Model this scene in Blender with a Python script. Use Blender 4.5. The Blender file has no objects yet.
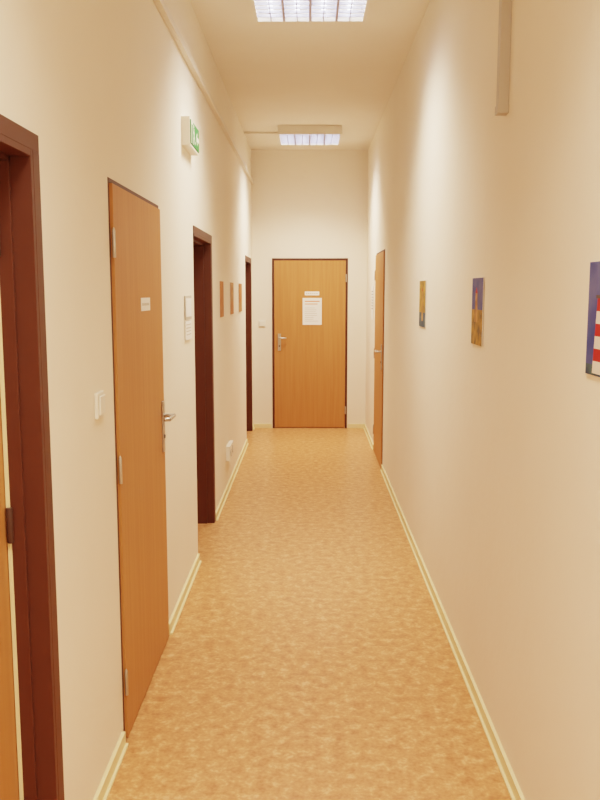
import bpy, bmesh, math, random
from mathutils import Vector, Matrix
random.seed(3)
scene = bpy.context.scene
XL, XR = -0.67, 0.675
YB, YE = -2.6, 9.83
ZC = 3.24

def lin(c):
    return tuple(((v/255)/12.92 if v/255 <= .04045 else ((v/255+.055)/1.055)**2.4) for v in c)+(1,)

# ---------------------------------------------------------------- materials
def mat(name, col, rough=.6, metal=0, emit=None, es=0):
    m = bpy.data.materials.new(name); m.use_nodes = True
    b = m.node_tree.nodes['Principled BSDF']
    b.inputs['Base Color'].default_value = lin(col)
    b.inputs['Roughness'].default_value = rough
    b.inputs['Metallic'].default_value = metal
    if emit:
        b.inputs['Emission Color'].default_value = emit
        b.inputs['Emission Strength'].default_value = es
    return m

def noisemat(name, stops, scale, stretch=(1,1,1), rough=.6, bump=0, bscale=60, detail=6, dist=0, spec=.5, fine=None, fw=.5):
    m = mat(name, (128,128,128), rough); nt = m.node_tree; N = nt.nodes; L = nt.links
    b = N['Principled BSDF']; b.inputs['Specular IOR Level'].default_value = spec
    tc = N.new('ShaderNodeTexCoord'); mp = N.new('ShaderNodeMapping'); mp.inputs['Scale'].default_value = stretch
    L.new(tc.outputs['Object'], mp.inputs['Vector'])
    n = N.new('ShaderNodeTexNoise'); n.inputs['Scale'].default_value = scale; n.inputs['Detail'].default_value = detail
    n.inputs['Distortion'].default_value = dist
    L.new(mp.outputs[0], n.inputs['Vector'])
    fac = n.outputs['Fac']
    if fine:
        n3 = N.new('ShaderNodeTexNoise'); n3.inputs['Scale'].default_value = fine; n3.inputs['Detail'].default_value = 4
        L.new(mp.outputs[0], n3.inputs['Vector'])
        mx = N.new('ShaderNodeMix'); mx.inputs[0].default_value = fw
        L.new(fac, mx.inputs[2]); L.new(n3.outputs['Fac'], mx.inputs[3]); fac = mx.outputs[0]
    r = N.new('ShaderNodeValToRGB'); cr = r.color_ramp
    cr.elements[0].position = stops[0][0]; cr.elements[0].color = lin(stops[0][1])
    cr.elements[1].position = stops[-1][0]; cr.elements[1].color = lin(stops[-1][1])
    for p, c in stops[1:-1]:
        e = cr.elements.new(p); e.color = lin(c)
    L.new(fac, r.inputs[0]); L.new(r.outputs[0], b.inputs['Base Color'])
    if bump:
        n2 = N.new('ShaderNodeTexNoise'); n2.inputs['Scale'].default_value = bscale; n2.inputs['Detail'].default_value = 5
        L.new(tc.outputs['Object'], n2.inputs['Vector'])
        bp = N.new('ShaderNodeBump'); bp.inputs['Strength'].default_value = bump; bp.inputs['Distance'].default_value = .01
        L.new(n2.outputs['Fac'], bp.inputs['Height']); L.new(bp.outputs[0], b.inputs['Normal'])
    return m

M = {}
M['wall'] = noisemat('wall_plaster', [(.3,(243,231,214)),(.7,(247,236,220))], 1.2, rough=.85, bump=.2, bscale=14, spec=.2)
M['ceil'] = noisemat('ceiling_paint', [(.3,(244,236,222)),(.7,(247,240,227))], 2, rough=.9, bump=.1, bscale=20, spec=.2)
M['floor'] = noisemat('linoleum', [(.36,(180,118,74)),(.46,(198,138,90)),(.54,(208,150,101)),(.64,(226,178,130))], 23, rough=.36, detail=6, dist=.4, spec=.45, fine=75, fw=.4)
M['wood'] = noisemat('beech_laminate', [(.3,(180,120,70)),(.5,(185,126,75)),(.7,(191,132,80))], 3, stretch=(14,14,.5), rough=.5, detail=6, dist=.3)
M['frame'] = mat('brown_steel_frame', (82,43,29), .5)
M['dark'] = mat('dark_gap', (60,40,28), .8)
M['base'] = mat('cream_skirting', (238,221,176), .5)
M['white'] = mat('white_plastic', (240,234,222), .4)
M['trunk'] = mat('trunking_plastic', (232,222,206), .5)
M['metal'] = mat('brushed_steel', (190,186,180), .35, 1)
M['louvre'] = mat('louvre_aluminium', (180,182,204), .3, .6)
M['paper'] = mat('paper', (248,244,238), .8)
M['ink'] = mat('ink', (90,80,75), .8)
M['hinge'] = mat('painted_hinge', (70,46,36), .5)
M['orange'] = mat('orange_print', (222,120,50), .8)
M['grey'] = mat('grey_plate', (200,191,178), .6)
M['green'] = mat('exit_green', (34,130,62), .5)
M['exitwhite'] = mat('exit_white', (235,240,225), .5)
M['red'] = mat('red_print', (180,24,22), .6)
M['pwhite'] = mat('white_print', (230,220,208), .6)
M['tube'] = mat('fluorescent_tube', (255,255,255), .5, 0, (.95,.95,1,1), 11)
M['skyblue'] = noisemat('print_blue_sky', [(.35,(40,60,130)),(.65,(92,98,146))], 9, rough=.6)
M['sand'] = noisemat('print_sand', [(.35,(100,80,34)),(.5,(160,120,48)),(.7,(190,144,70))], 25, rough=.6)
M['sea'] = noisemat('print_sea', [(.35,(30,56,86)),(.65,(64,94,94))], 25, rough=.6)
M['ochre'] = noisemat('print_ochre', [(.35,(160,84,36)),(.65,(196,128,62))], 14, rough=.6)
M['ochre2'] = noisemat('print_tan', [(.35,(150,98,50)),(.65,(204,150,90))], 20, rough=.6)

# ---------------------------------------------------------------- builder
class B:
    def __init__(s, name): s.name = name; s.bm = bmesh.new(); s.mats = []
    def mi(s, m):
        if m not in s.mats: s.mats.append(m)
        return s.mats.index(m)
    def box(s, x0,x1,y0,y1,z0,z1, m):
        i = s.mi(m); x0,x1 = sorted((x0,x1)); y0,y1 = sorted((y0,y1)); z0,z1 = sorted((z0,z1))
        mt = Matrix.Translation(((x0+x1)/2,(y0+y1)/2,(z0+z1)/2)) @ Matrix.Diagonal((x1-x0,y1-y0,z1-z0,1))
        r = bmesh.ops.create_cube(s.bm, size=1, matrix=mt)
        for f in set(f for v in r['verts'] for f in v.link_faces): f.material_index = i
    def cyl(s, p0, p1, r, m, seg=16, r2=None):
        i = s.mi(m); p0, p1 = Vector(p0), Vector(p1); d = p1-p0
        mt = Matrix.Translation((p0+p1)/2) @ d.to_track_quat('Z','Y').to_matrix().to_4x4()
        q = bmesh.ops.create_cone(s.bm, cap_ends=True, segments=seg, radius1=r, radius2=r if r2 is None else r2, depth=d.length, matrix=mt)
        for f in set(f for v in q['verts'] for f in v.link_faces):
            f.material_index = i
            if len(f.verts) == 4: f.smooth = True
    def poly(s, pts, m):
        i = s.mi(m); f = s.bm.faces.new([s.bm.verts.new(p) for p in pts]); f.material_index = i
    def done(s, bevel=0):
        me = bpy.data.meshes.new(s.name)
        s.bm.normal_update()
        s.bm.to_mesh(me); s.bm.free()
        for m in s.mats: me.materials.append(M[m])
        o = bpy.data.objects.new(s.name, me); scene.collection.objects.link(o)
        if bevel:
            b = o.modifiers.new('bevel','BEVEL'); b.width = bevel; b.segments = 2; b.limit_method = 'ANGLE'
        return o

# ---------------------------------------------------------------- shell
b = B('floor'); b.box(-1.0,1.0,YB-.3,YE+.3,-.1,0,'floor'); b.done()
b = B('ceiling'); b.box(-1.0,1.0,YB-.3,YE+.3,ZC,ZC+.1,'ceil'); b.done()

T = .3
def side_wall(name, xf, xb, holes):
    b = B(name); y = YB
    for (a, c, h) in holes:
        b.box(xf,xb,y,a,0,ZC,'wall'); b.box(xf,xb,a,c,h,ZC,'wall'); y = c
    b.box(xf,xb,y,YE,0,ZC,'wall')
    return b.done()
HL = [(1.19,2.05,1.96),(2.82,3.75,2.0),(4.86,5.71,1.96),(8.80,9.62,1.96)]
HR = [(7.48,8.42,2.0)]
side_wall('wall_left', XL, XL-T, HL)
side_wall('wall_right', XR, XR+T, HR)
b = B('wall_back'); EX0, EX1 = -.435, .455
b.box(-1,EX0,YE,YE+T,0,ZC,'wall'); b.box(EX1,1,YE,YE+T,0,ZC,'wall'); b.box(EX0,EX1,YE,YE+T,2.01,ZC,'wall'); b.done()
b = B('wall_front'); b.box(-1,1,YB-T,YB,0,ZC,'wall'); b.done()

# baseboards
def baseboard(name, xf, sgn, segs):
    b = B(name)
    for a, c in segs:
        b.box(xf, xf+sgn*.012, a, c, 0.0, .052, 'base')
        b.box(xf+sgn*.012, xf+sgn*.022, a, c, 0.0, .008, 'base')
    return b.done()
baseboard('baseboard_left', XL, 1, [(YB,1.14),(2.10,2.80),(3.77,4.85),(5.76,8.79),(9.67,YE)])
baseboard('baseboard_right', XR, -1, [(YB,7.46),(8.44,YE)])
b = B('baseboard_back')
b.box(XL+.013,EX0-.01,YE-.012,YE,0,.052,'base'); b.box(EX1+.01,XR-.013,YE-.012,YE,0,.052,'base'); b.done()

# cable trunking
b = B('trim_1'); b.box(XL,XL+.03,YB,YE,2.855,2.895,'trunk'); b.done(.003)
b = B('trim_2'); b.box(XR-.035,XR,2.92,2.96,2.22,ZC,'grey'); b.box(XR-.038,XR,2.917,2.963,2.22,2.25,'grey'); b.done(.002)
b = B('trim_3'); b.box(XL,-.30,8.74,8.77,ZC-.02,ZC,'trunk'); b.done(.002)

# ---------------------------------------------------------------- doors
def lever(b, P, n, t, plate_h=.23, L=.12):
    P = Vector(P); n = Vector(n); t = Vector(t)
    def bx(c, hn, ht, hz, m):
        c = Vector(c); e = Vector((abs(n.x)*hn+abs(t.x)*ht, abs(n.y)*hn+abs(t.y)*ht, hz))
        b.box(c.x-e.x,c.x+e.x,c.y-e.y,c.y+e.y,c.z-e.z,c.z+e.z,m)
    bx(P+n*.004, .004, .019, plate_h/2, 'metal')
    h = P+Vector((0,0,.05))
    b.cyl(h, h+n*.055, .009, 'metal')
    q = h+n*.052
    b.cyl(q-t*.006, q+t*L, .009, 'metal')
    b.cyl(q+t*L, q+t*(L+.012)-n*.02, .008, 'metal')
    k = P+Vector((0,0,-.045))
    b.cyl(k, k+n*.012, .009, 'ink')

def recessed_door(name, y0, y1, h, nearfl=True, r=.088):
    b = B(name); j = .018; fl = .045; D = r+.045
    xf = XL+.006
    b.box(XL-D,xf-.001 if nearfl else XL-.002,y0+.001,y0+j,0,h-.001,'frame'); b.box(XL-D,xf-.001,y1-j,y1-.001,0,h-.001,'frame')
    b.box(XL-D,xf-.001,y0+j,y1-j,h-j,h-.001,'frame')
    for ya,yb in ((y0+j,y0+j+.012),(y1-j-.012,y1-j)):
        b.box(XL-.045,XL-r+.008,ya,yb,0,h-j,'frame')
        b.box(XL-r,XL-r+.010,ya-.004,yb+.004,0,h-j,'base')
    b.box(XL-.045,XL-r,y0+j,y1-j,h-j-.012,h-j,'frame')
    ys = y0-fl if nearfl else y0+.001
    if nearfl: b.box(XL,xf,y0-fl,y0+.002,0,h-.002,'frame')
    b.box(XL,xf,y1-.002,y1+fl,0,h-.002,'frame')
    b.box(XL,xf,ys,y1+fl,h-.002,h+fl-.005,'frame')
    b.box(XL-r-.002,XL-r-.042,y0+j+.001,y1-j-.001,.006,h-j-.002,'wood')
    for z in (.25,1.04,1.75): b.cyl((XL-r+.010,y1-j-.02,z-.045),(XL-r+.010,y1-j-.02,z+.045),.008,'hinge',12)
    lever(b,(XL-r-.002,y0+.10,1.02),(1,0,0),(0,1,0),L=.1)
    b.done(.001)
recessed_door('door_1',*HL[0]); recessed_door('door_3',*HL[2],False,.17); recessed_door('door_4',*HL[3],False,.17)

def flush_door(name, X, s, y0, y1, h, hinge_at_low, hz=1.02):
    b = B(name)
    b.box(X-s*.1,X+s*.002,y0+.001,y0+.014,0,h-.001,'frame'); b.box(X-s*.1,X+s*.002,y1-.014,y1-.001,0,h-.001,'frame')
    b.box(X-s*.1,X+s*.002,y0+.014,y1-.014,h-.015,h-.001,'frame')
    b.box(X-s*.06,X-s*.1,y0+.014,y1-.014,0,h-.015,'dark')
    b.box(X-s*.03,X+s*.012,y0+.018,y1-.018,.008,h-.019,'wood')
    yh = y0+.010 if hinge_at_low else y1-.010
    for z in (.22,1.0,1.78):
        b.cyl((X+s*.014,yh,z-.045),(X+s*.014,yh,z+.045),.006,'metal',12)
        b.cyl((X+s*.014,yh,z+.045),(X+s*.014,yh,z+.055),.006,'metal',12,.002)
    yl = y1-.07 if hinge_at_low else y0+.07
    lever(b,(X+s*.012,yl,hz),(s,0,0),(0,-1 if hinge_at_low else 1,0))
    return b.done(.0015)
flush_door('door_2',XL,1,*HL[1],True)
flush_door('door_5',XR,-1,*HR[0],False,1.03)

b = B('door_6')
b.box(EX0+.001,EX0+.022,YE-.008,YE+.1,0,2.009,'frame'); b.box(EX1-.022,EX1-.001,YE-.008,YE+.1,0,2.009,'frame')
b.box(EX0+.022,EX1-.022,YE-.008,YE+.1,1.988,2.009,'frame')
b.box(EX0+.022,EX1-.022,YE+.06,YE+.1,0,1.988,'dark')
b.box(EX0+.025,EX1-.025,YE-.004,YE+.04,.008,1.985,'wood')
lever(b,(EX0+.085,YE-.004,1.03),(0,-1,0),(1,0,0),plate_h=.2,L=.07)
for z in (.22,1.78): b.cyl((EX1-.02,YE-.014,z-.045),(EX1-.02,YE-.014,z+.045),.009,'metal',12)
b.done(.0015)

# ---------------------------------------------------------------- notices
b = B('door_notice'); y = YE-.006
b.box(-.075,.15,y-.001,y+.0008,1.235,1.55,'paper')
b.box(-.05,.125,y-.0018,y-.001,1.505,1.515,'orange'); b.box(-.05,.10,y-.0018,y-.001,1.475,1.483,'orange')
for k in range(8):
    w = random.uniform(.10,.17); b.box(-.05,-.05+w,y-.0018,y-.001,1.43-k*.022,1.435-k*.022,'grey')
b.done()
b = B('door_nameplate'); b.box(-.05,.12,y-.002,y+.001,1.58,1.625,'paper')
for k in range(6): b.box(-.035+k*.024,-.02+k*.024,y-.003,y-.002,1.595,1.608,'grey')
b.done()
b = B('door_nameplate'); x = XL+.0125
b.box(x,x+.002,3.26,3.44,1.545,1.597,'paper')
for k in range(6): b.box(x+.002,x+.003,3.28+k*.024,3.292+k*.024,1.566,1.576,'grey')
b.done()

b = B('wall_notice'); x = XL+.002
b.box(x,x+.006,4.47,4.70,1.47,1.60,'grey'); b.box(x+.006,x+.008,4.485,4.685,1.485,1.585,'paper')
b.box(x,x+.006,4.47,4.70,1.36,1.462,'paper')
for k in range(4): b.box(x+.006,x+.0075,4.49,4.66,1.44-k*.018,1.445-k*.018,'grey')
b.done(.001)
b = B('wall_notice'); x = XR-.002; b.box(x-.003,x,8.75,8.97,1.33,1.68,'paper')
for k in range(7): b.box(x-.004,x-.003,8.78,8.94,1.62-k*.03,1.628-k*.03,'ink')
b.done()

# ---------------------------------------------------------------- switches and sockets
def switch(name, o, u):
    b = B(name)
    b.box(XL,XL+.012,o-.041,o+.041,u-.041,u+.041,'white')
    b.box(XL+.012,XL+.018,o-.03,o+.03,u-.03,u+.03,'white')
    b.done(.003)
switch('light_switch',2.60,1.265)
b = B('light_switch'); b.box(-.595,-.515,YE-.010,YE,1.21,1.29,'white'); b.box(-.583,-.527,YE-.016,YE-.010,1.222,1.278,'white'); b.done(.003)
b = B('wall_socket')
for k in (0,1):
    o = 6.66+k*.15
    b.box(XL,XL+.035,o-.07,o+.07,.26,.38,'white')
    b.cyl((XL+.035,o,.32),(XL+.037,o,.32),.03,'ink',20)
    b.cyl((XL+.037,o,.32),(XL+.039,o,.32),.026,'white',20)
b.done(.003)

# ---------------------------------------------------------------- exit sign
b = B('exit_sign'); y0,y1,z0,z1 = 4.48,4.83,2.385,2.53
b.box(XL,XL+.045,y0,y1,z0,z1,'white'); x = XL+.045
b.box(x,x+.004,y0+.012,y1-.012,z0+.012,z1-.012,'green')
x += .0045
def R(a0,a1,c0,c1,m='exitwhite',k=.001): b.box(x,x+k,a0,a1,c0,c1,m)
R(4.505,4.57,2.40,2.515)
R(4.52,4.555,2.40,2.498,'green',.0015)
b.cyl((x,4.60,2.50),(x+.001,4.60,2.50),.010,'exitwhite',14)
def limb(p,q,w=.008):
    p=Vector((0,)+p); q=Vector((0,)+q); d=(q-p).normalized(); n=Vector((0,-d.z,d.y))*w
    b.poly([(x+.001,)+tuple(v)[1:] for v in (p-n,q-n,q+n,p+n)],'exitwhite')
limb((4.602,2.487),(4.615,2.45),.013); limb((4.615,2.45),(4.59,2.43)); limb((4.59,2.43),(4.595,2.405))
limb((4.615,2.45),(4.635,2.425)); limb((4.635,2.425),(4.655,2.415)); limb((4.602,2.48),(4.58,2.46),.005); limb((4.605,2.48),(4.63,2.465),.005)
limb((4.72,2.455),(4.80,2.455),.012); limb((4.70,2.455),(4.735,2.485),.010); limb((4.70,2.455),(4.735,2.425),.010)
b.done()

# ---------------------------------------------------------------- posters
def poster(name, X, s, y0, y1, z0, z1, base, horizon, low, tower=None):
    b = B(name); X = X+s*.002; e = X+s*.003
    b.box(X,e,y0,y1,z0,z1,'paper')
    b.box(e,e+s*.0006,y0,y1,horizon,z1,base); b.box(e,e+s*.0006,y0,y1,z0,horizon,low)
    if tower == 'stripes':
        c = y0+.085; n = 6; zt = z1-.085
        for k in range(n):
            za = z0+.005+(zt-z0-.005)*k/n; zb = z0+.005+(zt-z0-.005)*(k+1)/n
            wa = .078-.018*k/n; wb = .078-.018*(k+1)/n
            f = e+s*.001
            b.poly([(f,c-wa,za),(f,c+wa,za),(f,c+wb,zb),(f,c-wb,zb)],'red' if k%2 else 'pwhite')
        b.box(e,e+s*.0012,c-.07,c+.07,zt,zt+.008,'ink'); b.box(e,e+s*.0012,c-.035,c+.035,zt+.008,zt+.04,'red')
        f = e+s*.001; b.poly([(f,c-.045,zt+.04),(f,c+.045,zt+.04),(f,c,zt+.07)],'ink')
    if tower == 'plain':
        c = y0+.12; f = e+s*.001
        b.poly([(f,c-.03,horizon-.05),(f,c+.03,horizon-.05),(f,c+.018,z1-.06),(f,c-.018,z1-.06)],'ochre2')
        b.poly([(f,c-.022,z1-.06),(f,c+.022,z1-.06),(f,c,z1-.035)],'red')
    b.done()
poster('lighthouse_poster',XR,-1,1.80,2.01,1.425,1.69,'skyblue',1.45,'sea','stripes')
poster('seaside_poster',XR,-1,3.23,3.44,1.41,1.675,'skyblue',1.55,'sand','plain')
poster('seaside_poster',XR,-1,4.82,5.08,1.415,1.685,'sand',1.50,'sea','plain')
poster('framed_print',XL,1,6.22,6.50,1.43,1.70,'ochre',1.54,'ochre')
poster('framed_print',XL,1,7.05,7.36,1.43,1.70,'ochre2',1.54,'ochre','plain')
poster('framed_print',XL,1,7.92,8.28,1.43,1.70,'ochre',1.52,'ochre2')

# ---------------------------------------------------------------- ceiling lights
def ceiling_light(cy, pw):
    b = B('ceiling_light'); cx = .005; h = .315; zt = ZC; zb = ZC-.085
    b.box(cx-h,cx+h,cy-h,cy+h,zt-.012,zt,'white')
    for sx in (-1,1): b.box(cx+sx*h,cx+sx*(h-.016),cy-h,cy+h,zb,zt-.012,'white')
    for sy in (-1,1): b.box(cx-h+.016,cx+h-.016,cy+sy*h,cy+sy*(h-.016),zb,zt-.012,'white')
    i = h-.016
    for k in range(1,8):
        w = .007 if k%2 == 0 else .002
        xx = cx-i+2*i*k/8; b.box(xx-w,xx+w,cy-i,cy+i,zb+.002,zb+.030,'louvre')
    for k in range(1,9):
        yy = cy-i+2*i*k/9; b.box(cx-i,cx+i,yy-.003,yy+.003,zb+.002,zb+.018,'louvre')
    for k in range(4):
        xx = cx-i+2*i*(k+.5)/4
        b.cyl((xx,cy-i+.02,zb+.050),(xx,cy+i-.02,zb+.050),.013,'tube',12)
        b.cyl((xx,cy-i,zb+.050),(xx,cy-i+.02,zb+.050),.015,'white',12)
        b.cyl((xx,cy+i-.02,zb+.050),(xx,cy+i,zb+.050),.015,'white',12)
    o = b.done()
    ld = bpy.data.lights.new('lamp_output','AREA'); ld.shape = 'SQUARE'; ld.size = .58
    ld.energy = pw; ld.color = (1.0,.86,.69); ld.spread = math.radians(118)
    lo = bpy.data.objects.new('lamp_output', ld); scene.collection.objects.link(lo)
    lo.location = (cx,cy,zb-.003); lo.parent = o
for cy, pw in ((-1.6,32),(.9,30),(4.69,24),(8.72,31)): ceiling_light(cy, pw)  # rearmost fixture is unseen, added behind the camera to brighten the near walls

# ---------------------------------------------------------------- world + camera
w = bpy.data.worlds.new('world'); scene.world = w; w.use_nodes = True
w.node_tree.nodes['Background'].inputs[0].default_value = (.9,.8,.65,1)
w.node_tree.nodes['Background'].inputs[1].default_value = .05
cd = bpy.data.cameras.new('camera'); co = bpy.data.objects.new('camera', cd); scene.collection.objects.link(co)
cd.sensor_fit = 'VERTICAL'; cd.sensor_height = 24; cd.lens = 24*830/800; cd.clip_start = .02
co.location = (0,0,1.62); co.rotation_euler = (math.radians(90-7.42),0,.0108)
scene.camera = co
scene.view_settings.view_transform = 'Filmic'
scene.view_settings.look = 'Medium High Contrast'
scene.view_settings.exposure = .4
